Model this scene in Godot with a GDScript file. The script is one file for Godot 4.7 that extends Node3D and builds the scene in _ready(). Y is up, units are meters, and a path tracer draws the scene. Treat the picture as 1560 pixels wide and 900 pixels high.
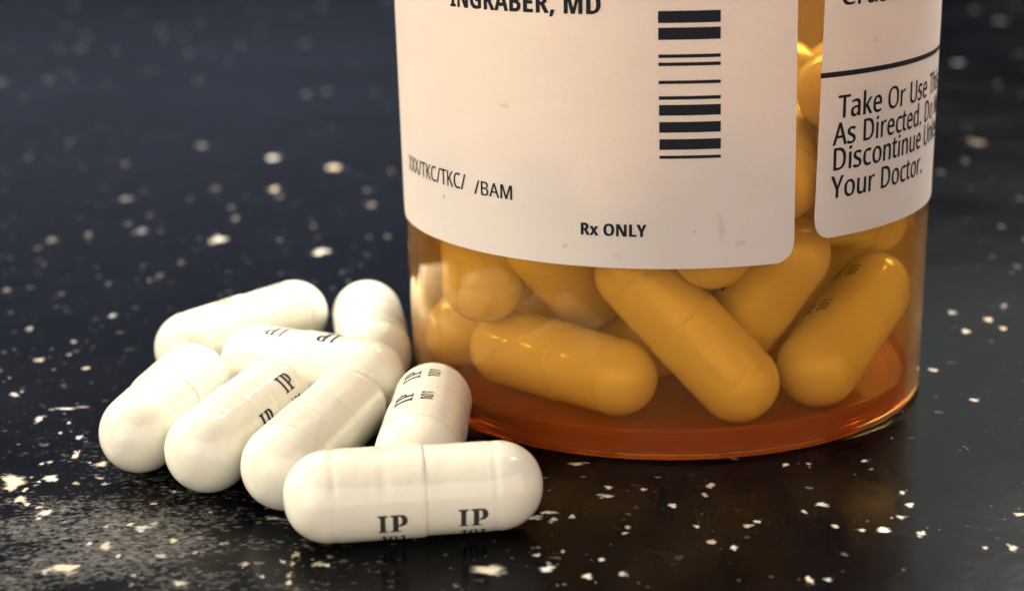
extends Node3D
# Close-up of an amber pill bottle and spilled white capsules on a dark speckled table.
# Shapes are worked out in millimetres; MM turns them into metres.

const MM := 0.001
const BOTTLE_R := 19.98      # outer radius of the bottle at the table
const BOTTLE_TAPER := 0.0073 # it widens a little towards the mouth
const WALL := 0.8
const FLOOR := 1.48
const RIM := 2.15            # where the thick foot ends and the thin wall begins
const CAP_R := 2.91
const BODY_R := 2.815
const CAPSULE_HALF := 5.173  # half the distance between the two dome centres

var rng := RandomNumberGenerator.new()
var mats := {}
var capsule_meshes := {}
var used_names := {}


func _ready() -> void:
	rng.seed = 20
	set_up_camera()
	set_up_light()
	make_materials()
	make_table()
	make_bottle()
	make_spilled_capsules()
	make_bottled_capsules()


# ------------------------------------------------------------------ camera, light

func set_up_camera() -> void:
	var lens := CameraAttributesPhysical.new()
	lens.frustum_focal_length = 68.5
	lens.exposure_aperture = 46.0
	lens.frustum_focus_distance = 0.1125
	lens.frustum_near = 0.01
	lens.frustum_far = 20.0
	var cam := Camera3D.new()
	cam.name = "camera"
	cam.attributes = lens
	cam.fov = 19.87
	cam.near = 0.01
	cam.far = 20.0
	cam.position = Vector3(-12.01, 43.65, 128.25) * MM
	cam.basis = Basis(Vector3.RIGHT, deg_to_rad(-16.18)) * Basis(Vector3.BACK, deg_to_rad(-1.306))
	add_child(cam)
	cam.current = true


func set_up_light() -> void:
	var e := Environment.new()
	e.background_mode = Environment.BG_COLOR
	e.background_color = Color(0.004, 0.0043, 0.0055).linear_to_srgb()
	e.tonemap_mode = Environment.TONE_MAPPER_LINEAR
	e.tonemap_exposure = 1.56
	e.sdfgi_enabled = true
	e.ssao_enabled = true
	e.ssil_enabled = true
	var w := WorldEnvironment.new()
	w.environment = e
	add_child(w)
	# the lamp whose small highlight shows on the left of every dome
	area("table_lamp", Vector3(-0.46, 0.27, -0.03), Vector3(-0.01, 0.01, 0.01), Vector2(0.055, 0.055), Color(1.0, 0.89, 0.70), 0.25)
	# a lamp high behind on the left: bright upper edges on the capsules, glow through the plastic, sheen at the lower left
	area("shelf_lamp", Vector3(-0.33, 0.70, -0.58), Vector3.ZERO, Vector2(0.4, 0.4), Color(1.0, 0.93, 0.80), 0.68)
	# added light behind on the right, brightens the bottle through its bare back
	area("added_side_light", Vector3(0.38, 0.68, -0.48), Vector3(0.0, 0.02, 0.0), Vector2(0.5, 0.5), Color(1.0, 0.93, 0.84), 2.3)
	# added wide soft fill light in front of the table, no window known
	area("front_fill", Vector3(-0.40, 0.25, 0.95), Vector3.ZERO, Vector2(1.8, 1.1), Color(1.0, 0.88, 0.76), 1.30)
	# added warm fill in front on the right, for light bounced off the room
	area("right_fill", Vector3(0.75, 0.30, 0.75), Vector3.ZERO, Vector2(1.0, 1.0), Color(1.0, 0.74, 0.63), 0.45)
	# added pale light panel behind on the right for the table top to mirror
	area("rear_panel", Vector3(0.46, 0.58, -0.78), Vector3(0.06, 0.2, 0.0), Vector2(0.62, 0.62), Color(0.92, 1.0, 0.97), 0.06)
	# added dim bluish light panel behind on the left, a reflection for the table
	area("far_panel", Vector3(-0.88, 0.44, -1.3), Vector3(-0.88, 0.4, 0.0), Vector2(1.6, 0.62), Color(0.76, 0.87, 1.18), 0.044)


func area(called: String, at: Vector3, towards: Vector3, size: Vector2, color: Color, energy: float) -> void:
	var l := AreaLight3D.new()
	l.name = called
	l.area_size = size
	l.area_normalize_energy = true
	l.light_color = color.linear_to_srgb()
	l.light_energy = energy
	l.shadow_enabled = true
	l.set("area_range", 6.0)
	add_child(l)
	l.look_at_from_position(at, towards)


# ------------------------------------------------------------------ materials

func srgb(r: float, g: float, b: float, a := 1.0) -> Color:
	var c := Color(r, g, b).linear_to_srgb()
	c.a = a
	return c


func make_materials() -> void:
	var amber := StandardMaterial3D.new()
	amber.albedo_color = srgb(1.0, 0.72, 0.27, 0.0)
	amber.transparency = BaseMaterial3D.TRANSPARENCY_ALPHA
	amber.refraction_enabled = true
	amber.refraction_scale = 0.032
	amber.roughness = 0.09
	# handling marks: patches that are a little less polished
	var smudge := FastNoiseLite.new()
	smudge.seed = 15
	smudge.frequency = 0.012
	smudge.fractal_octaves = 4
	var marks := smudge.get_seamless_image(512, 512)
	for y in 512:
		for x in 512:
			var v := 0.35 + 0.65 * smoothstep(0.45, 0.75, marks.get_pixel(x, y).r)
			marks.set_pixel(x, y, Color(v, v, v))
	amber.roughness_texture = ImageTexture.create_from_image(marks)
	amber.uv1_triplanar = true
	amber.uv1_scale = Vector3(35, 35, 35)
	amber.cull_mode = BaseMaterial3D.CULL_DISABLED
	mats.amber = amber
	# added sheet inside the wall: orange haze of the plastic, scatters light both ways
	var haze := StandardMaterial3D.new()
	haze.albedo_color = srgb(1.0, 0.38, 0.10, 0.14)
	haze.transparency = BaseMaterial3D.TRANSPARENCY_ALPHA
	haze.roughness = 1.0
	haze.metallic_specular = 0.0
	haze.backlight_enabled = true
	haze.backlight = Color.WHITE
	haze.cull_mode = BaseMaterial3D.CULL_DISABLED
	mats.haze = haze
	# the foot is several times as thick as the wall, so the same plastic is deeper in colour there
	var thick := amber.duplicate()
	thick.albedo_color = srgb(0.54, 0.12, 0.09, 0.32)
	mats.thick_amber = thick

	var gelatin := StandardMaterial3D.new()
	gelatin.albedo_color = srgb(0.66, 0.65, 0.55)
	gelatin.roughness = 0.13
	gelatin.metallic_specular = 0.5
	var dents := FastNoiseLite.new()
	dents.seed = 3
	dents.frequency = 0.011
	dents.fractal_octaves = 3
	gelatin.heightmap_enabled = true
	gelatin.heightmap_texture = ImageTexture.create_from_image(dents.get_seamless_image(256, 256))
	gelatin.heightmap_scale = 0.004
	gelatin.uv1_triplanar = true
	gelatin.uv1_scale = Vector3(140, 140, 140)
	mats.gelatin = gelatin

	var ink := StandardMaterial3D.new()
	ink.albedo_color = srgb(0.012, 0.013, 0.018)
	ink.roughness = 0.8
	ink.metallic_specular = 0.2
	mats.ink = ink

	var grey_ink := StandardMaterial3D.new()
	grey_ink.albedo_color = srgb(0.035, 0.035, 0.04)
	grey_ink.roughness = 0.75
	grey_ink.metallic_specular = 0.2
	mats.grey_ink = grey_ink

	var paper := StandardMaterial3D.new()
	paper.albedo_color = Color.WHITE
	paper.albedo_texture = paper_texture()
	paper.roughness = 0.5
	paper.metallic_specular = 0.4
	paper.backlight_enabled = true
	paper.backlight = Color(0.9, 0.9, 0.9).linear_to_srgb()
	mats.paper = paper


func paper_texture() -> ImageTexture:
	# 60 x 60 mm of paper, 1 texel about 0.06 mm: fine fibre grain and a few small brown marks
	var n := FastNoiseLite.new()
	n.seed = 4
	n.frequency = 0.25
	var grain := n.get_image(1024, 1024, false, false, false)
	n.seed = 9
	n.frequency = 0.02
	var cloud := n.get_image(1024, 1024, false, false, false)
	var im := Image.create(1024, 1024, false, Image.FORMAT_RGB8)
	for y in 1024:
		for x in 1024:
			var v := (grain.get_pixel(x, y).r - 0.5) * 0.05 + (cloud.get_pixel(x, y).r - 0.5) * 0.03
			im.set_pixel(x, y, srgb(0.735 + v, 0.69 + v, 0.66 + v))
	# marks: arc and height in mm, size in mm, strength
	for m in [[1.9, 16.6, 0.22, 0.75, 0.14], [0.1, 16.4, 0.12, 0.1, 0.25], [-8.6, 15.2, 0.15, 0.12, 0.3], [-19.5, 17.2, 0.10, 0.14, 0.6], [-13.0, 24.4, 0.5, 0.10, 0.18], [3.2, 15.5, 0.35, 0.15, 0.15], [13.1, 28.2, 0.12, 0.10, 0.4], [-5.0, 14.7, 0.3, 0.12, 0.12]]:
		blob(im, Vector2((m[0] + 50.0) / 110.0 * 1024.0, (62.0 - m[1]) / 50.0 * 1024.0), Vector2(m[2] / 110.0, m[3] / 50.0) * 1024.0, srgb(0.30, 0.22, 0.16), m[4], 0.8)
	return ImageTexture.create_from_image(im)


func blob(im: Image, at: Vector2, r: Vector2, c: Color, strength: float, soft := 0.35, wild := 0.45) -> void:
	var p := rng.randf() * TAU
	var q := rng.randf() * TAU
	var turn := rng.randf() * TAU
	var reach := 1.0 + wild
	for y in range(int(at.y - r.y * reach) - 1, int(at.y + r.y * reach) + 2):
		for x in range(int(at.x - r.x * reach) - 1, int(at.x + r.x * reach) + 2):
			if x < 0 or y < 0 or x >= im.get_width() or y >= im.get_height():
				continue
			var d := Vector2((x - at.x) / maxf(r.x, 0.5), (y - at.y) / maxf(r.y, 0.5))
			var a := d.angle()
			var edge := 1.0 + wild * (0.45 * sin(a * 2.0 + p) + 0.35 * sin(a * 3.0 + q) + 0.35 * sin(a * 5.0 + turn))
			var k := clampf((edge - d.length()) / soft + 0.5, 0.0, 1.0) * strength
			if k > 0.0:
				im.set_pixel(x, y, im.get_pixel(x, y).lerp(c, k))


# ------------------------------------------------------------------ table

const FLECKS := [
	-46.4, 20.7, 0.94, 1.18, 1.00, -44.1, 20.2, 0.68, 0.65, 1.00, -45.2, 23.8, 0.53, 0.56, 1.00, -42.9, 26.2, 0.40, 0.71, 1.00,
	-41.1, 17.8, 0.55, 0.53, 1.00, -40.0, 21.5, 0.25, 0.31, 1.00, -42.1, 21.2, 0.30, 0.32, 1.00, -40.6, 20.4, 0.37, 0.26, 1.00,
	-37.7, 31.6, 0.34, 0.74, 1.00, -39.5, 34.7, 0.79, 0.66, 1.00, -40.6, 35.1, 0.21, 0.46, 1.00, -35.1, 35.9, 0.18, 0.29, 1.00,
	-34.0, 33.2, 0.33, 0.36, 1.00, -33.6, 31.0, 0.28, 0.37, 1.00, -36.0, 28.9, 0.45, 0.44, 1.00, -35.3, 28.3, 0.26, 0.28, 1.00,
	-36.9, 28.4, 0.20, 0.22, 1.00, -32.1, 37.1, 0.42, 0.33, 1.00, -28.6, 34.8, 0.18, 0.29, 1.00, -27.3, 36.5, 0.18, 0.24, 1.00,
	-31.9, 32.9, 0.17, 0.25, 1.00, -25.6, 33.5, 0.25, 0.49, 1.00, -26.3, 34.5, 0.18, 0.29, 1.00, -25.7, 34.9, 0.16, 0.29, 1.00,
	-24.2, 34.9, 0.38, 0.34, 1.00, -23.6, 35.1, 0.22, 0.33, 1.00, -25.7, 36.4, 0.20, 0.38, 1.00, -25.6, 37.4, 0.20, 0.42, 1.00,
	-43.6, 25.3, 0.20, 0.30, 1.00, -45.3, 22.1, 0.23, 0.32, 1.00, -44.5, 24.7, 0.27, 0.30, 1.00, -43.4, 16.1, 0.29, 0.55, 1.00,
	-44.9, 17.2, 0.24, 0.34, 1.00, -45.4, 17.5, 0.17, 0.27, 1.00, -48.0, 8.3, 0.34, 0.63, 1.00, -46.5, 6.1, 0.99, 0.24, 1.00,
	-45.6, 11.4, 0.15, 0.30, 1.00, -44.0, 12.4, 0.25, 0.51, 1.00, -45.5, 9.3, 0.13, 0.28, 1.00, -32.0, 26.7, 0.13, 0.22, 1.00,
	-35.0, 23.1, 0.20, 0.24, 1.00, -36.0, 25.1, 0.25, 0.18, 1.00, -36.6, 33.1, 0.17, 0.26, 1.00, -38.8, 31.2, 0.21, 0.27, 1.00,
	-38.4, 28.6, 0.17, 0.28, 1.00, -13.9, 36.2, 1.03, 0.83, 1.00, -10.3, 36.3, 0.52, 0.56, 1.00, -8.0, 37.5, 0.35, 0.41, 1.00,
	-7.0, 35.2, 0.20, 0.28, 1.00, -10.9, 34.4, 0.24, 0.29, 1.00, -5.9, 37.2, 0.30, 0.32, 1.00, -10.9, 28.8, 0.51, 0.42, 1.00,
	-9.7, 29.1, 0.27, 0.37, 1.00, -8.5, 28.8, 0.21, 0.37, 1.00, -9.9, 28.0, 0.60, 0.27, 1.00, -5.9, 24.1, 0.26, 0.40, 1.00,
	-6.1, 25.5, 0.48, 0.33, 1.00, -3.6, 24.6, 0.26, 0.28, 1.00, -7.9, 19.8, 0.68, 0.31, 1.00, 0.8, 24.2, 0.31, 0.52, 1.00,
	0.3, 25.7, 0.20, 0.39, 1.00, -2.0, 27.3, 0.28, 0.44, 1.00, -5.1, 30.6, 0.21, 0.31, 1.00, -5.4, 31.5, 0.19, 0.25, 1.00,
	-0.8, 30.7, 0.21, 0.26, 1.00, -0.1, 33.0, 0.29, 0.45, 1.00, 1.1, 33.9, 0.24, 0.34, 1.00, 2.4, 30.8, 0.34, 0.31, 1.00,
	3.1, 30.2, 0.21, 0.31, 1.00, 6.4, 20.8, 0.27, 0.37, 1.00, 8.0, 20.7, 0.18, 0.25, 1.00, 11.9, 20.4, 0.21, 0.31, 1.00,
	7.6, 27.7, 0.43, 0.33, 1.00, 6.3, 28.8, 0.21, 0.32, 1.00, 7.8, 31.1, 0.21, 0.31, 1.00, 9.4, 31.8, 0.25, 0.26, 1.00,
	10.7, 31.8, 0.55, 0.37, 1.00, 12.2, 30.0, 0.32, 0.33, 1.00, 13.2, 28.1, 0.33, 0.45, 1.00, 13.2, 26.1, 0.22, 0.35, 1.00,
	12.9, 32.5, 0.29, 0.36, 1.00, 4.9, 38.6, 0.28, 0.41, 1.00, 6.0, 38.6, 0.24, 0.23, 1.00, 16.2, 34.8, 0.17, 0.25, 1.00,
	17.9, 34.9, 0.27, 0.46, 1.00, 19.7, 30.0, 0.44, 0.28, 1.00, 22.5, 8.8, 0.33, 0.39, 1.00, -9.3, 33.9, 0.14, 0.24, 1.00,
	49.5, -89.1, 0.98, 1.89, 0.22, 44.8, -77.7, 0.34, 0.75, 0.22, 40.3, -71.5, 0.41, 0.90, 0.22, 45.4, -56.7, 0.35, 0.77, 0.22,
	39.7, -44.0, 0.40, 0.61, 0.22, 29.8, -8.7, 0.32, 0.60, 1.00, 29.3, -11.4, 0.36, 0.72, 1.00, 26.4, -8.2, 0.35, 0.49, 1.00,
	26.7, -13.6, 0.27, 0.52, 1.00, 31.6, -15.0, 0.24, 0.53, 0.22, 21.2, 1.7, 0.32, 0.51, 1.00, 36.7, -28.4, 0.30, 0.51, 0.22,
	-43.0, -89.3, 0.78, 1.73, 0.90, -34.6, -82.9, 0.84, 1.86, 0.90, -40.4, -70.5, 0.60, 1.32, 0.90, -39.2, -66.1, 0.47, 1.03, 0.22,
	-44.1, -61.1, 0.38, 0.84, 0.22, -42.9, -55.6, 0.48, 1.07, 0.22, -43.1, -46.3, 0.85, 1.34, 0.90, -47.7, -71.6, 0.48, 1.07, 0.24,
	-31.7, -40.1, 0.92, 1.37, 0.90, -33.6, -51.0, 0.33, 0.72, 0.22, -28.0, -60.9, 0.68, 1.35, 0.22, -29.1, -68.6, 0.35, 0.78, 0.24,
	-26.9, -79.6, 0.37, 0.82, 0.24, -25.2, -45.8, 0.32, 0.69, 0.22, -27.1, -45.7, 0.28, 0.58, 0.22, -57.5, -67.2, 0.68, 1.32, 0.22,
	-52.4, -51.0, 0.66, 1.11, 0.22, -54.6, -54.2, 0.34, 0.74, 0.22, -62.2, -88.0, 0.44, 0.97, 0.24, -73.5, -104.7, 0.48, 1.05, 0.24,
	-76.3, -93.5, 0.41, 0.91, 0.24, -54.1, -99.5, 0.73, 1.61, 0.24, -53.0, -58.4, 0.31, 0.67, 0.22, -61.4, -47.5, 0.55, 1.10, 0.22,
	-62.0, -44.4, 0.36, 0.76, 0.22, -59.6, -37.6, 0.21, 0.46, 0.22, -51.2, -29.5, 0.29, 0.65, 0.22, -57.9, -50.0, 0.44, 0.80, 0.22,
	-45.5, -36.8, 0.37, 0.68, 0.22, -36.6, -45.2, 0.25, 0.54, 0.22, -60.7, -28.0, 0.40, 0.87, 0.22, -55.0, -26.4, 0.29, 0.49, 0.22,
	-51.7, -6.1, 0.51, 0.48, 1.00, -47.3, -3.7, 0.28, 0.37, 1.00, -51.5, 2.5, 0.38, 0.43, 1.00, -50.1, -11.0, 0.26, 0.41, 1.00,
	-55.0, -15.2, 0.30, 0.54, 1.00, -48.4, -18.7, 0.25, 0.54, 1.00
]


func table_colour(w: int, h: int, seed_value: int) -> Image:
	var n := FastNoiseLite.new()
	n.seed = seed_value
	n.frequency = 0.012
	n.fractal_octaves = 5
	var cloud := n.get_image(w, h, false, false, false)
	n.seed = seed_value + 5
	n.frequency = 0.16
	n.fractal_octaves = 2
	var grain := n.get_image(w, h, false, false, false)
	var im := Image.create(w, h, false, Image.FORMAT_RGB8)
	for y in h:
		for x in w:
			var v := 0.75 + (cloud.get_pixel(x, y).r - 0.5) * 1.2 + (grain.get_pixel(x, y).r - 0.5) * 1.3
			im.set_pixel(x, y, srgb(0.0011 * v, 0.0013 * v, 0.0022 * v))
	return im


func make_table() -> void:
	# close to the bottle every fleck of the pattern stands where the photograph has it
	var side := 2048
	var k := side / 175.0
	var im := table_colour(side, side, 31)
	for i in 30000: # the faint dust-sized flecks of the pattern, thicker on the left in front
		var p := Vector2(rng.randf(), rng.randf()) * side
		var thick := 0.10 + 0.90 * clampf((0.62 - p.x / side) * 2.2, 0.0, 1.0) * pow(clampf(p.y / side * 1.5 - 0.4, 0.0, 1.0), 2.0)
		if rng.randf() > thick:
			continue
		var s := (0.04 + 0.22 * pow(rng.randf(), 2.5)) * k
		var t := 0.02 + 0.32 * pow(rng.randf(), 2.0)
		blob(im, p, Vector2(s * rng.randf_range(0.7, 1.6), s), srgb(t, t * 0.95, t * 0.95), rng.randf_range(0.3, 0.9), 0.5)
	var scuff_sheen := FastNoiseLite.new() # fine grey specks on the left in front: scuffed grain plus painted sheen
	scuff_sheen.seed = 8
	scuff_sheen.frequency = 0.006
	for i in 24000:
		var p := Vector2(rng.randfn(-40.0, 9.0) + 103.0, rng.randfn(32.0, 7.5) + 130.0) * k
		if scuff_sheen.get_noise_2d(p.x * 0.6, p.y * 1.4) + rng.randf_range(-0.25, 0.25) < 0.0 or p.x > (81.0 + rng.randf() * 6.0) * k:
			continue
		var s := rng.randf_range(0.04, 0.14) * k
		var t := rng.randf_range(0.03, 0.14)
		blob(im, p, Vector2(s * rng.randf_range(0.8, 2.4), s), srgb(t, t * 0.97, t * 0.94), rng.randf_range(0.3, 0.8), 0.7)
	for i in range(0, FLECKS.size(), 5):
		var p := Vector2(FLECKS[i] + 103.0, FLECKS[i + 1] + 130.0) * k
		var t: float = FLECKS[i + 4]
		var r := Vector2(FLECKS[i + 2], FLECKS[i + 3]) * k
		var warm := rng.randf_range(-0.02, 0.09)
		t *= rng.randf_range(0.55, 1.0) if r.x < 6.0 else 1.0
		var c := srgb(0.55 * t, (0.535 - warm) * t, (0.49 - warm * 2.0) * t)
		blob(im, p, r * 0.75, c, 0.9, 0.8, 0.45)
		for j in 5: # broken edges and crumbs round each fleck
			var q := p + Vector2(rng.randfn(), rng.randfn()) * r * 0.55
			blob(im, q, r * rng.randf_range(0.2, 0.5), c, rng.randf_range(0.4, 1.0), 0.6, 0.5)
		for j in 2:
			var q := p + Vector2(rng.randfn(), rng.randfn()) * (r * 1.3 + Vector2.ONE * 3.0)
			blob(im, q, r * rng.randf_range(0.06, 0.2), c, rng.randf_range(0.3, 0.8), 0.8, 0.5)
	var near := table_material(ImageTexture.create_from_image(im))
	var far_im := table_colour(1024, 1024, 77)
	for i in 300:
		var p := Vector2(rng.randf(), rng.randf()) * 1024.0
		var s := rng.randf_range(0.2, 0.9) * 4.1
		var t := rng.randf_range(0.04, 0.25)
		blob(far_im, p, Vector2(s * rng.randf_range(0.7, 1.5), s), srgb(t, t * 0.95, t * 0.88), 0.9)
	var far := table_material(ImageTexture.create_from_image(far_im))

	var x0 := -103.0
	var x1 := 72.0
	var z0 := -130.0
	var z1 := 45.0
	var mesh := ArrayMesh.new()
	var st := SurfaceTool.new()
	st.begin(Mesh.PRIMITIVE_TRIANGLES)
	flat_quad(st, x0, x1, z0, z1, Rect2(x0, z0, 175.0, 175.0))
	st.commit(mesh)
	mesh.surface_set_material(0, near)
	st = SurfaceTool.new()
	st.begin(Mesh.PRIMITIVE_TRIANGLES)
	var tile := Rect2(0.0, 0.0, 250.0, 250.0)
	flat_quad(st, -450.0, x0, -700.0, 300.0, tile)
	flat_quad(st, x1, 450.0, -700.0, 300.0, tile)
	flat_quad(st, x0, x1, -700.0, z0, tile)
	flat_quad(st, x0, x1, z1, 300.0, tile)
	# the board's edges and underside
	var c := [Vector3(-450, 0, -700), Vector3(450, 0, -700), Vector3(450, 0, 300), Vector3(-450, 0, 300)]
	var drop := Vector3(0, -30, 0)
	for i in 4:
		var a: Vector3 = c[i]
		var b: Vector3 = c[(i + 1) % 4]
		quad(st, a, b, b + drop, a + drop)
	quad(st, c[3] + drop, c[0] + drop, c[1] + drop, c[2] + drop)
	st.commit(mesh)
	mesh.surface_set_material(1, far)
	var o := MeshInstance3D.new()
	o.name = "table_top"
	o.mesh = mesh
	o.set_meta("kind", "structure")
	o.set_meta("label", "dark navy laminate table top with scattered cream flecks")
	o.set_meta("category", "table")
	add_child(o)


func table_material(t: Texture2D) -> StandardMaterial3D:
	var m := StandardMaterial3D.new()
	m.albedo_texture = t
	m.roughness = 0.235
	m.metallic_specular = 0.155
	var n := FastNoiseLite.new()
	n.seed = 12
	n.frequency = 0.01
	n.fractal_octaves = 4
	var r := Image.create(512, 512, false, Image.FORMAT_RGB8)
	var src := n.get_seamless_image(512, 512)
	for y in 512:
		for x in 512:
			var v := 0.75 + src.get_pixel(x, y).r * 0.5
			r.set_pixel(x, y, Color(v, v, v) * 0.8)
	m.roughness_texture = ImageTexture.create_from_image(r)
	n.seed = 40
	n.frequency = 0.09
	var bumps := n.get_seamless_image(1024, 1024)
	bumps.bump_map_to_normal_map(1.6)
	m.normal_enabled = true
	m.normal_texture = ImageTexture.create_from_image(bumps)
	m.normal_scale = 0.05
	return m


func flat_quad(st: SurfaceTool, x0: float, x1: float, z0: float, z1: float, uv: Rect2) -> void:
	quad(st, Vector3(x0, 0, z0), Vector3(x1, 0, z0), Vector3(x1, 0, z1), Vector3(x0, 0, z1), uv)


func quad(st: SurfaceTool, a: Vector3, b: Vector3, c: Vector3, d: Vector3, uv := Rect2(0, 0, 100, 100)) -> void:
	var n := (c - a).cross(b - a).normalized()
	for p: Vector3 in [a, b, c, a, c, d]:
		st.set_normal(n)
		st.set_uv(Vector2((p.x - uv.position.x) / uv.size.x, (p.z - uv.position.y) / uv.size.y))
		st.add_vertex(p * MM)


# ------------------------------------------------------------------ naming

func numbered(called: String) -> String:
	used_names[called] = used_names.get(called, -1) + 1
	return called if used_names[called] == 0 else "%s_%03d" % [called, used_names[called]]


func part(called: String, mesh: Mesh, m: Material, parent: Node3D) -> MeshInstance3D:
	var o := MeshInstance3D.new()
	o.name = called
	o.mesh = mesh
	o.material_override = m
	parent.add_child(o, true)
	return o


# ------------------------------------------------------------------ lathes

# profile points (x = radius, y = height along the axis); smooth normals except at repeated points
func lathe(profile: PackedVector2Array, segments: int, along_x := false) -> ArrayMesh:
	var st := SurfaceTool.new()
	st.begin(Mesh.PRIMITIVE_TRIANGLES)
	var count := profile.size()
	var normals := PackedVector2Array()
	for i in count:
		var before := profile[maxi(i - 1, 0)]
		var after := profile[mini(i + 1, count - 1)]
		if before.is_equal_approx(profile[i]):
			before = profile[i]
		if after.is_equal_approx(profile[i]):
			after = profile[i]
		var d := (after - before).normalized()
		normals.append(Vector2(d.y, -d.x))
	for i in count:
		for s in segments + 1:
			var a := TAU * s / segments
			var p := profile[i]
			var n := normals[i]
			if along_x:
				st.set_normal(Vector3(n.y, cos(a) * n.x, sin(a) * n.x))
				st.add_vertex(Vector3(p.y, cos(a) * p.x, sin(a) * p.x) * MM)
			else:
				st.set_normal(Vector3(sin(a) * n.x, n.y, cos(a) * n.x))
				st.add_vertex(Vector3(sin(a) * p.x, p.y, cos(a) * p.x) * MM)
	var row := segments + 1
	for i in count - 1:
		if profile[i].is_equal_approx(profile[i + 1]):
			continue
		for s in segments:
			var a := i * row + s
			var b := a + row
			for k: int in [a, b, a + 1, a + 1, b, b + 1]:
				st.add_index(k)
	return st.commit()


func arc_points(p: PackedVector2Array, centre: Vector2, r: float, from_deg: float, to_deg: float, steps: int) -> void:
	for i in steps + 1:
		var a := deg_to_rad(lerpf(from_deg, to_deg, float(i) / steps))
		p.append(centre + Vector2(cos(a), sin(a)) * r)


# ------------------------------------------------------------------ bottle

func outer_radius(y: float) -> float:
	return BOTTLE_R + BOTTLE_TAPER * y


func make_bottle() -> void:
	var bottle := Node3D.new()
	bottle.name = "pill_bottle"
	bottle.set_meta("label", "open amber plastic pill bottle with white paper labels, half full of capsules")
	bottle.set_meta("category", "pill bottle")
	add_child(bottle)
	# the thick bottom plate inside the wall: recessed underneath, a fillet where it meets the wall
	var p := PackedVector2Array()
	var inside := BOTTLE_R - WALL - 0.03
	p.append(Vector2(0.0, 0.40))
	p.append(Vector2(17.0, 0.40))
	arc_points(p, Vector2(17.0, 0.2), 0.2, 90, 0, 4)
	p.append(Vector2(17.4, 0.06))
	p.append(Vector2(17.6, 0.04))
	p.append(Vector2(inside - 0.1, 0.04))
	arc_points(p, Vector2(inside - 0.08, 0.12), 0.08, -90, 0, 4)
	p.append(Vector2(inside, RIM - 0.12))
	arc_points(p, Vector2(inside - 0.06, RIM - 0.06), 0.06, 0, 90, 3)
	arc_points(p, Vector2(inside - 0.67, RIM), 0.61, 0, -90, 8)
	p.append(Vector2(9.0, FLOOR))
	p.append(Vector2(0.0, FLOOR))
	part("bottle_foot", lathe(p, 256), mats.thick_amber, bottle)
	# the wall: outside up to the lip, then down the inside
	p = PackedVector2Array()
	p.append(Vector2(outer_radius(0.0) - WALL, 0.25))
	arc_points(p, Vector2(outer_radius(0.0) - WALL * 0.5, 0.02 + WALL * 0.5), WALL * 0.5, 180, 360, 12)
	for i in 12:
		var y := lerpf(0.6, 64.0, i / 11.0)
		p.append(Vector2(outer_radius(y), y))
	p.append(Vector2(outer_radius(66) + 0.2, 64.6))
	p.append(Vector2(outer_radius(66) + 1.0, 65.0))
	p.append(Vector2(outer_radius(66) + 1.1, 65.4))
	p.append(Vector2(outer_radius(66) + 1.0, 66.2))
	p.append(Vector2(outer_radius(66) + 0.1, 66.6))
	p.append(Vector2(outer_radius(70), 72.0))
	arc_points(p, Vector2(outer_radius(72) - 0.4, 72.2), 0.4, 0, 180, 8)
	for i in 12:
		var y := lerpf(71.5, 0.6, i / 11.0)
		p.append(Vector2(outer_radius(y) - WALL, y))
	var wall := part("bottle_wall", lathe(p, 256), mats.amber, bottle)
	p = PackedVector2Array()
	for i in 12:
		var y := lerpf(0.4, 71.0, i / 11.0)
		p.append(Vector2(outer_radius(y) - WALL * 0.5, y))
	part("haze_sheet", lathe(p, 192), mats.haze, wall)  # thin sheet added for the orange veil over the wall

	var main := part("label", sheet(-29.6, 7.10, 13.86, 62.0, 1.4, -0.012), mats.paper, bottle)
	main.set_meta("label", "main white label with a bar code")
	print_text(main, "INGRABER, MD", -6.0, 30.70, 1.27, "MD", 2.44, true, true)
	print_text(main, "XXX/TKC/TKC/", -25.75, 18.05, 1.12, "XXX/TKC/TKC/", 8.86, false)
	print_text(main, "/BAM", -16.0, 17.95, 0.98, "/BAM", 3.4, false)
	print_text(main, "Rx ONLY", -7.43, 16.05, 0.82, "Rx ONLY", 4.41, true)
	for bar: Array in [[30.15, 30.92], [29.08, 29.86], [27.92, 28.15], [27.40, 27.63], [26.24, 26.46], [25.22, 25.45], [24.18, 24.88], [23.06, 23.76], [21.93, 22.63], [21.33, 21.54]]:
		part("barcode_bar", patch(-2.30 + (31.0 - bar[0]) * 0.014, 1.68 + (31.0 - bar[0]) * 0.014, bar[0], bar[1]), mats.ink, main)

	var second := part("label", sheet(8.62, 32.0, 15.15, 62.0, 1.3, 0.022), mats.paper, bottle)
	second.set_meta("label", "second white label with printed directions")
	print_text(second, "Crush.", 10.24, 30.70, 1.55, "Crush.", 6.2, false)
	part("printed_line", patch(8.75, 31.5, 26.07, 26.42), mats.ink, second)
	print_text(second, "Take Or Use This", 10.25, 23.27, 1.52, "Take Or Use", 10.95, false)
	print_text(second, "As Directed. Do Not", 9.87, 21.46, 1.50, "As Directed.", 10.35, false)
	print_text(second, "Discontinue Unless", 10.0, 19.75, 1.52, "Discontinue", 10.3, false)
	print_text(second, "Your Doctor.", 9.85, 17.85, 1.50, "Your Doctor.", 11.05, false)


# a point on the bottle: arc in mm along the wall (0 faces the camera), height, distance off the wall
func on_wall(arc: float, y: float, off: float) -> Vector3:
	var r := outer_radius(y)
	var a := arc / r
	return Vector3(sin(a) * (r + off), y, cos(a) * (r + off))


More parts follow.
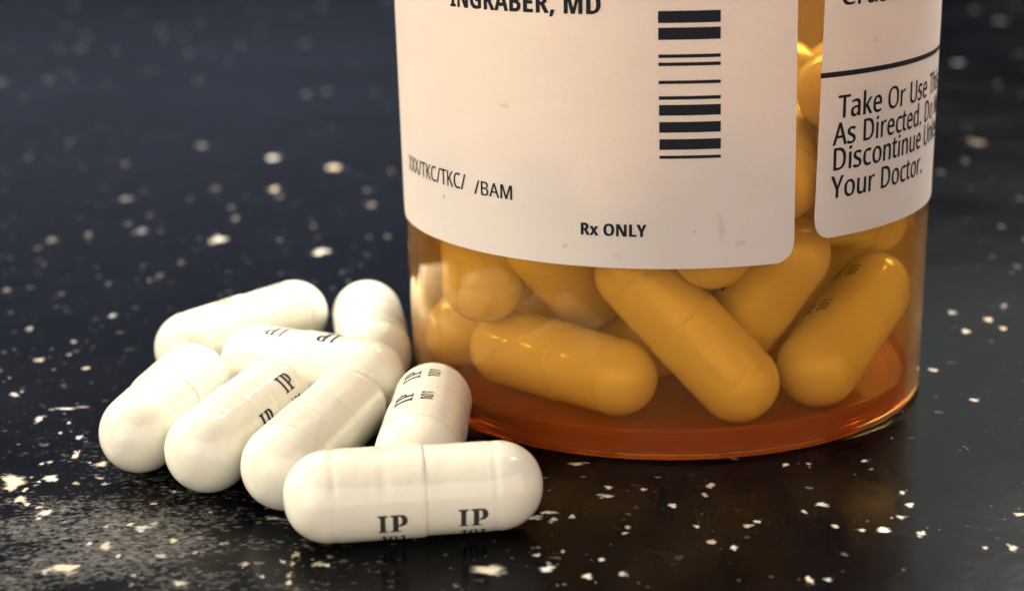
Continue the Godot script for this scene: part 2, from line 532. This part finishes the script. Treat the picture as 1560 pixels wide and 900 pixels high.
func sheet(arc0: float, arc1: float, y0: float, y1: float, corner: float, lean: float) -> ArrayMesh:
	var st := SurfaceTool.new()
	st.begin(Mesh.PRIMITIVE_TRIANGLES)
	var arcs := PackedFloat32Array()
	for i in 13:
		arcs.append(arc0 + corner * (1.0 - cos(PI / 2.0 * i / 12.0)))
	var steps := int((arc1 - arc0) / 0.7)
	for i in range(1, steps):
		arcs.append(lerpf(arc0 + corner, arc1 - corner, float(i) / steps))
	for i in 13:
		arcs.append(arc1 - corner * (1.0 - sin(PI / 2.0 * i / 12.0)))
	var last := arcs.size() - 1
	var grid := [] # each column: heights
	for a in arcs:
		var u := minf(a - arc0, arc1 - a)
		var cut := corner - sqrt(maxf(0.0, corner * corner - pow(corner - minf(u, corner), 2.0)))
		grid.append(Vector2(y0 + cut, y1 - cut))
	var at := func(i: int, k: float, off: float) -> Vector3:
		var y := lerpf(grid[i].x, grid[i].y, k)
		return on_wall(arcs[i] + lean * (y - y0), y, off)
	var rows := 6
	for i in last:
		for j in rows:
			var k0 := float(j) / rows
			var k1 := float(j + 1) / rows
			for side in 2:
				var off := 0.13 if side == 0 else 0.04
				var c := [[i, k0], [i, k1], [i + 1, k1], [i, k0], [i + 1, k1], [i + 1, k0]]
				if side == 1:
					c.reverse()
				for e: Array in c:
					var p: Vector3 = at.call(e[0], e[1], off)
					var y := p.y
					st.set_normal(Vector3(p.x, 0, p.z).normalized() * (1.0 if side == 0 else -1.0))
					st.set_uv(Vector2((arcs[e[0]] + 50.0) / 110.0, (62.0 - y) / 50.0))
					st.add_vertex(p * MM)
	# the cut edge of the paper all round
	for i in last:
		for k: float in [0.0, 1.0]:
			edge_quad(st, at.call(i, k, 0.04), at.call(i + 1, k, 0.04), at.call(i + 1, k, 0.13), at.call(i, k, 0.13), Vector3(0, -1 if k == 0.0 else 1, 0))
	for i: int in [0, last]:
		var p: Vector3 = at.call(i, 0.5, 0.1)
		var side_way := Vector3(p.z, 0, -p.x).normalized() * (-1.0 if i == 0 else 1.0)
		edge_quad(st, at.call(i, 0.0, 0.04), at.call(i, 1.0, 0.04), at.call(i, 1.0, 0.13), at.call(i, 0.0, 0.13), side_way)
	return st.commit()


func edge_quad(st: SurfaceTool, a: Vector3, b: Vector3, c: Vector3, d: Vector3, n: Vector3) -> void:
	var order := [a, b, c, a, c, d]
	if (c - a).cross(b - a).dot(n) < 0.0:
		order.reverse()
	for p: Vector3 in order:
		st.set_normal(n)
		st.set_uv(Vector2(0.02, 0.02))
		st.add_vertex(p * MM)


func patch(arc0: float, arc1: float, y0: float, y1: float) -> ArrayMesh:
	var st := SurfaceTool.new()
	st.begin(Mesh.PRIMITIVE_TRIANGLES)
	var n := maxi(4, int((arc1 - arc0) / 0.5))
	for i in n:
		var a := lerpf(arc0, arc1, float(i) / n)
		var b := lerpf(arc0, arc1, float(i + 1) / n)
		for e: Array in [[a, y0], [a, y1], [b, y1], [a, y0], [b, y1], [b, y0]]:
			var p := on_wall(e[0], e[1], 0.145)
			st.set_normal(Vector3(p.x, 0, p.z).normalized())
			st.add_vertex(p * MM)
	return st.commit()


# ------------------------------------------------------------------ lettering

var fonts := {}


func font(family: String, bold: bool) -> Font:
	var key := family + str(bold)
	if not fonts.has(key):
		var f := SystemFont.new()
		f.font_names = PackedStringArray([family])
		f.font_weight = 700 if bold else 400
		fonts[key] = f
	return fonts[key]


# flat letters as triangles: x from 0, baseline at 0, capitals 1 high
func letters(text: String, f: Font) -> PackedVector3Array:
	var m := TextMesh.new()
	m.font = f
	m.font_size = 64
	m.pixel_size = 0.01
	m.curve_step = 1.0
	m.depth = 0.0
	m.horizontal_alignment = HORIZONTAL_ALIGNMENT_LEFT
	m.text = "H"
	var h := m.get_aabb()
	m.text = text
	var a := m.get_mesh_arrays() if m.get_surface_count() else []
	var out := PackedVector3Array()
	if a.is_empty():
		return out
	var v: PackedVector3Array = a[Mesh.ARRAY_VERTEX]
	if a[Mesh.ARRAY_INDEX] != null and a[Mesh.ARRAY_INDEX].size():
		for i in a[Mesh.ARRAY_INDEX]:
			out.append(v[i])
	else:
		out = v
	var left := INF
	for p in out:
		left = minf(left, p.x)
	for i in out.size():
		out[i] = Vector3((out[i].x - left) / h.size.y, (out[i].y - h.position.y) / h.size.y, 0.0)
	return out


func width_of(t: PackedVector3Array) -> float:
	var w := 0.0
	for p in t:
		w = maxf(w, p.x)
	return w


# splits triangles until no edge is longer than MOST, so that letters can bend round a curve
func finer(tris: PackedVector3Array, most: float) -> PackedVector3Array:
	var todo := tris.duplicate()
	var done := PackedVector3Array()
	while todo.size():
		var c := todo[todo.size() - 1]
		var b := todo[todo.size() - 2]
		var a := todo[todo.size() - 3]
		todo.resize(todo.size() - 3)
		var ab := a.distance_to(b)
		var bc := b.distance_to(c)
		var ca := c.distance_to(a)
		var longest := maxf(ab, maxf(bc, ca))
		if longest <= most:
			done.append_array([a, b, c])
		elif longest == ab:
			var m := (a + b) / 2.0
			todo.append_array([a, m, c, m, b, c])
		elif longest == bc:
			var m := (b + c) / 2.0
			todo.append_array([a, b, m, a, m, c])
		else:
			var m := (c + a) / 2.0
			todo.append_array([a, b, m, m, b, c])
	return done


# TEXT on the bottle: its left (or right) end at ARC, baseline at Y, capitals HIGH; REF would be REF_WIDE wide
func print_text(on: Node3D, text: String, arc: float, y: float, high: float, ref: String, ref_wide: float, bold: bool, from_right := false) -> void:
	var f := font("Droid Sans", bold)
	var t := letters(text, f)
	var k := ref_wide / width_of(letters(ref, f))
	var start := arc - (width_of(t) * k if from_right else 0.0)
	for i in t.size():
		t[i] = Vector3(t[i].x * k, t[i].y * high, 0.0)
	t = finer(t, 0.8)
	var st := SurfaceTool.new()
	st.begin(Mesh.PRIMITIVE_TRIANGLES)
	for strike: Array in [[0.0, 0.0, 0.145], [high * 0.045, high * 0.02, 0.148]]: # the printer's heavy, slightly spread strokes
		for p in t:
			var q := on_wall(start + p.x + strike[0], y + p.y + strike[1], strike[2])
			st.set_normal(Vector3(q.x, 0, q.z).normalized())
			st.add_vertex(q * MM)
	part("printed_text", st.commit(), mats.ink, on)


# ------------------------------------------------------------------ capsules

# profile of one half from the open end to the tip of its dome, along +x
func half_profile(r: float, x_open: float, x_dome: float, ring: float) -> PackedVector2Array:
	var p := PackedVector2Array()
	p.append(Vector2(r - 0.08, x_open))
	p.append(Vector2(r - 0.05, x_open + 0.03))
	p.append(Vector2(r - 0.02, x_open + 0.12))
	p.append(Vector2(r - 0.004, x_open + 0.25))
	p.append(Vector2(r, x_open + 0.4))
	if ring > 0.0:
		for i in 11: # shallow locking ring
			var u := i / 10.0
			p.append(Vector2(r - 0.03 * pow(sin(PI * u), 2.0), x_open + ring + u * 1.1))
	p.append(Vector2(r, lerpf(x_open, x_dome, 0.62) if ring == 0.0 else x_dome - 1.2))
	for i in 9: # the faint waist where the dome begins
		var u := i / 8.0
		p.append(Vector2(r - 0.012 * u - 0.028 * pow(sin(PI * u), 2.0), x_dome - 0.6 + u * 0.75))
	for i in range(1, 19): # dome, a touch fuller than half a ball
		var a := PI / 2.0 * i / 18.0
		p.append(Vector2(pow(maxf(cos(a), 0.0), 0.92) * (r - 0.005), x_dome + sin(a) * CAP_R))
	return p


func build_capsule_meshes() -> void:
	# the cap covers the end at -x and a little more than half of the body
	var cap := half_profile(CAP_R, -0.65, CAPSULE_HALF, 2.0)
	for i in cap.size():
		cap[i] = Vector2(cap[i].x, -cap[i].y)
	cap.reverse()
	capsule_meshes.cap = lathe(cap, 64, true)
	capsule_meshes.body = lathe(half_profile(BODY_R, 0.35, CAPSULE_HALF, 0.0), 64, true)
	capsule_meshes.cap_text = imprint(-1.54, CAP_R + 0.012)
	capsule_meshes.body_text = imprint(3.40, BODY_R + 0.012)


# «IP» with «101» under it, reading along +x, its middle facing +y
func imprint(x: float, r: float) -> ArrayMesh:
	var st := SurfaceTool.new()
	st.begin(Mesh.PRIMITIVE_TRIANGLES)
	var serif := font("Droid Serif", true)
	for row: Array in [["I", 0.0, 1.38, 0.55, -0.86], ["P", 0.0, 1.38, 1.0, -0.10], ["101", -1.62, 0.85, 1.45, -0.72]]:
		var t := letters(row[0], serif if row[0] != "101" else font("Droid Sans", false))
		var k: float = row[3] / width_of(t)
		for i in t.size():
			t[i] = Vector3(t[i].x * k + row[4], (t[i].y - 0.5) * row[2] + row[1], 0.0)
		t = finer(t, 0.35)
		for strike: Array in [[0.0, 0.0], [0.06, 0.004]]:
			for p in t:
				var a := p.y / r
				var q: float = r + strike[1]
				st.set_normal(Vector3(0, cos(a), -sin(a)))
				st.add_vertex(Vector3(x + p.x + strike[0], cos(a) * q, -sin(a) * q) * MM)
	return st.commit()


# A, B: dome centres; READS: 1 if the lettering reads from A to B; FACE: the way the lettering looks
func capsule(a: Vector3, b: Vector3, reads: float, face: Vector3, label: String, group := "", twist := 0.0, slide := 0.0) -> Node3D:
	if capsule_meshes.is_empty():
		build_capsule_meshes()
	var o := Node3D.new()
	o.name = numbered("capsule")
	add_child(o)
	var x := (b - a).normalized() * reads
	var y := (face - x * face.dot(x)).normalized()
	o.transform = Transform3D(Basis(x, y, x.cross(y)), (a + b) / 2.0 * MM)
	var cap := part("cap", capsule_meshes.cap, mats.gelatin, o)
	var body := part("body", capsule_meshes.body, mats.gelatin, o)
	var on_cap := part("imprint", capsule_meshes.cap_text, mats.grey_ink, cap)
	var on_body := part("imprint", capsule_meshes.body_text, mats.grey_ink, body)
	# cap and body are printed together but turn and slide a little when they are closed
	on_cap.rotation.x = twist
	on_cap.position.x = slide * MM
	on_body.position.x = slide * MM
	o.set_meta("label", label)
	o.set_meta("category", "capsule")
	if group:
		o.set_meta("group", group)
	return o


func make_spilled_capsules() -> void:
	var g := "white capsules spilled beside the bottle"
	capsule(Vector3(-23.53, 2.92, 31.5), Vector3(-13.25, 2.91, 30.34), 1, Vector3(0.1, -0.33, 0.94), "white capsule lying crosswise in front of the pile, IP printed low on its side", g)
	capsule(Vector3(-18.42, 2.93, 25.04), Vector3(-17.86, 2.91, 14.71), 1, Vector3(-0.42, 0.9, 0.0), "white capsule with two rows of IP 101 on top, touching the bottle base", g)
	capsule(Vector3(-26.94, 2.91, 26.17), Vector3(-23.9, 3.16, 16.28), 1, Vector3(0.6, -0.9, 0.0), "white capsule without visible print whose end sits left of the crosswise front capsule", g)
	capsule(Vector3(-32.45, 2.98, 23.08), Vector3(-29.62, 2.91, 13.13), 1, Vector3(0.70, 0.71, 0.2), "white capsule with IP printed on its right flank, second from left in the front row", g, 0.45)
	capsule(Vector3(-37.72, 2.98, 19.49), Vector3(-36.13, 2.91, 9.26), -1, Vector3(0.5, -0.9, 0.0), "leftmost white capsule of the front row, seam showing and no print in view", g)
	capsule(Vector3(-37.53, 2.91, 0.6), Vector3(-30.39, 3.25, -6.88), 1, Vector3(-0.3, 0.9, -0.42), "white capsule at the back left of the pile, lying slanted against the dark table", g)
	capsule(Vector3(-22.75, 2.91, 3.13), Vector3(-24.19, 2.96, -7.11), -1, Vector3(0.5, -0.9, 0.0), "white capsule pointing away at the back, beside the bottle's left side", g)
	capsule(Vector3(-31.72, 2.91, 4.42), Vector3(-22.95, 3.24, 9.9), -1, Vector3(0.05, 0.98, 0.18), "white capsule lying across the middle of the pile with upside-down IP on top", g, 0.0, -0.75)


const PACKED := [
	7.29, 6.00, 4.79, 14.49, 8.10, -2.34,
	-6.37, 8.15, 5.46, -9.61, 14.28, 13.14,
	16.26, 12.60, 0.95, 10.99, 15.38, 9.41,
	10.30, 8.47, -7.24, 9.83, 16.31, -0.51,
	-1.47, 4.39, 5.92, -5.15, 4.39, -3.76,
	7.57, 4.39, -2.79, 3.95, 4.39, -12.48,
	3.51, 4.39, 8.91, 7.46, 12.90, 13.28,
	-16.05, 4.39, 2.37, -14.22, 4.39, -7.81,
	-1.45, 4.39, -16.16, -8.46, 4.39, -8.55,
	-9.43, 4.66, 1.35, -14.23, 13.74, 2.56,
	-9.92, 8.61, -12.87, -3.33, 15.96, -15.97,
	7.26, 12.57, 5.24, 4.20, 9.59, -4.18,
	-0.72, 4.39, -8.40, 2.95, 4.39, 1.27,
	2.26, 16.10, 0.50, -5.96, 9.88, -0.26,
	9.89, 9.81, -12.91, 0.11, 10.02, -16.26,
	-2.87, 9.42, -5.69, 1.62, 15.25, -12.96,
	-5.61, 16.80, 7.93, 1.47, 9.51, 5.97,
	16.29, 18.56, -1.04, 13.14, 13.75, -9.63,
	-16.04, 16.32, -2.98, -10.14, 7.89, -4.10,
	3.04, 15.22, -5.22, 9.32, 16.23, -13.39,
	-12.96, 12.58, -9.86, -4.14, 15.86, -5.56,
	1.77, 14.40, 16.20, 2.82, 16.99, 6.24,
	-14.05, 20.33, 8.34, -13.92, 9.99, 8.41,
	15.64, 19.48, 4.69, 10.70, 24.32, 12.39,
	-3.12, 21.65, -9.08, -2.56, 21.40, 1.25,
	-15.29, 21.49, -5.78, -9.39, 17.64, -13.35,
	2.67, 22.23, -9.72, 3.21, 22.18, 0.61,
	-3.01, 17.85, 16.04, -0.71, 21.82, 6.77,
	6.47, 18.63, 14.99, 7.50, 21.24, 5.03,
	12.64, 19.95, -10.35, 16.26, 24.71, -1.91,
	-4.66, 27.48, -4.74, -9.96, 24.18, -12.99,
	-4.71, 22.02, -15.58, 5.54, 20.63, -15.37,
	-9.27, 21.64, -4.16, -8.03, 14.38, 3.10,
	-8.67, 23.27, 4.25, -8.17, 20.32, 14.15,
	4.15, 25.90, 6.96, 1.76, 22.02, 16.26,
	8.11, 24.26, -10.30, 9.43, 23.26, -0.09
]


func make_bottled_capsules() -> void:
	var g := "capsules heaped inside the bottle"
	capsule(Vector3(-12.2, 4.5, 7.05), Vector3(-4.6, 4.39, 14.06), 1, Vector3(0.3, -0.8, -0.5), "glossy capsule lying on the bottle floor at the front left, behind the amber wall", g)
	capsule(Vector3(3.7, 4.41, 15.73), Vector3(-3.25, 11.78, 13.65), 1, Vector3(0, 0.4, -1.0), "capsule leaning left inside the bottle, its lower dome in the middle of the floor", g)
	capsule(Vector3(9.85, 4.38, 12.81), Vector3(15.52, 7.75, 4.84), 1, Vector3(-0.75, 0.62, -0.2), "capsule sloping up to the right against the bottle's right wall", g)
	# the ones behind that can be told apart, by their place in the heap
	var told := {
		3: "capsule mostly hidden behind the right-hand sloping one, along its upper left edge",
		4: "capsule dome showing above the middle of the lying front left one, under the main label",
		5: "capsule under the second label's lower edge, above the right-hand sloping one",
		7: "capsule glimpsed in the notch between the lying front left one and the leaning middle one",
		9: "capsule sloping up right between the leaning middle one and the right-hand sloping one",
		10: "capsule dome against the bottle's left wall, behind the lying one's left end",
		12: "sliver of a capsule between two domes above the lying front left one",
		24: "capsule edge peeking under the main label, right of the leaning middle one's top",
		25: "upright capsule at far left under the main label, above the lying front left one",
		26: "capsule in the upper half of the gap between the two labels",
		31: "capsule in the lower half of the gap between the two labels",
		38: "highest capsule of the heap seen in the gap between the labels",
	}
	for i in range(0, PACKED.size(), 6):
		var a := Vector3(PACKED[i], PACKED[i + 1], PACKED[i + 2])
		var b := Vector3(PACKED[i + 3], PACKED[i + 4], PACKED[i + 5])
		var face := Vector3(rng.randfn(), rng.randfn(), -1.5)
		var reads := 1.0 if rng.randf() < 0.5 else -1.0
		var label := "capsule deep in the heap behind the front ones inside the amber bottle"
		var place := i / 6 + 3
		if told.has(place):
			label = told[place]
		if place == 9:
			face = Vector3(-0.42, 0.54, -0.05)
			reads = -1.0
		capsule(a, b, reads, face, label, g, rng.randf_range(-0.5, 0.5), rng.randf_range(-0.4, 0.3))
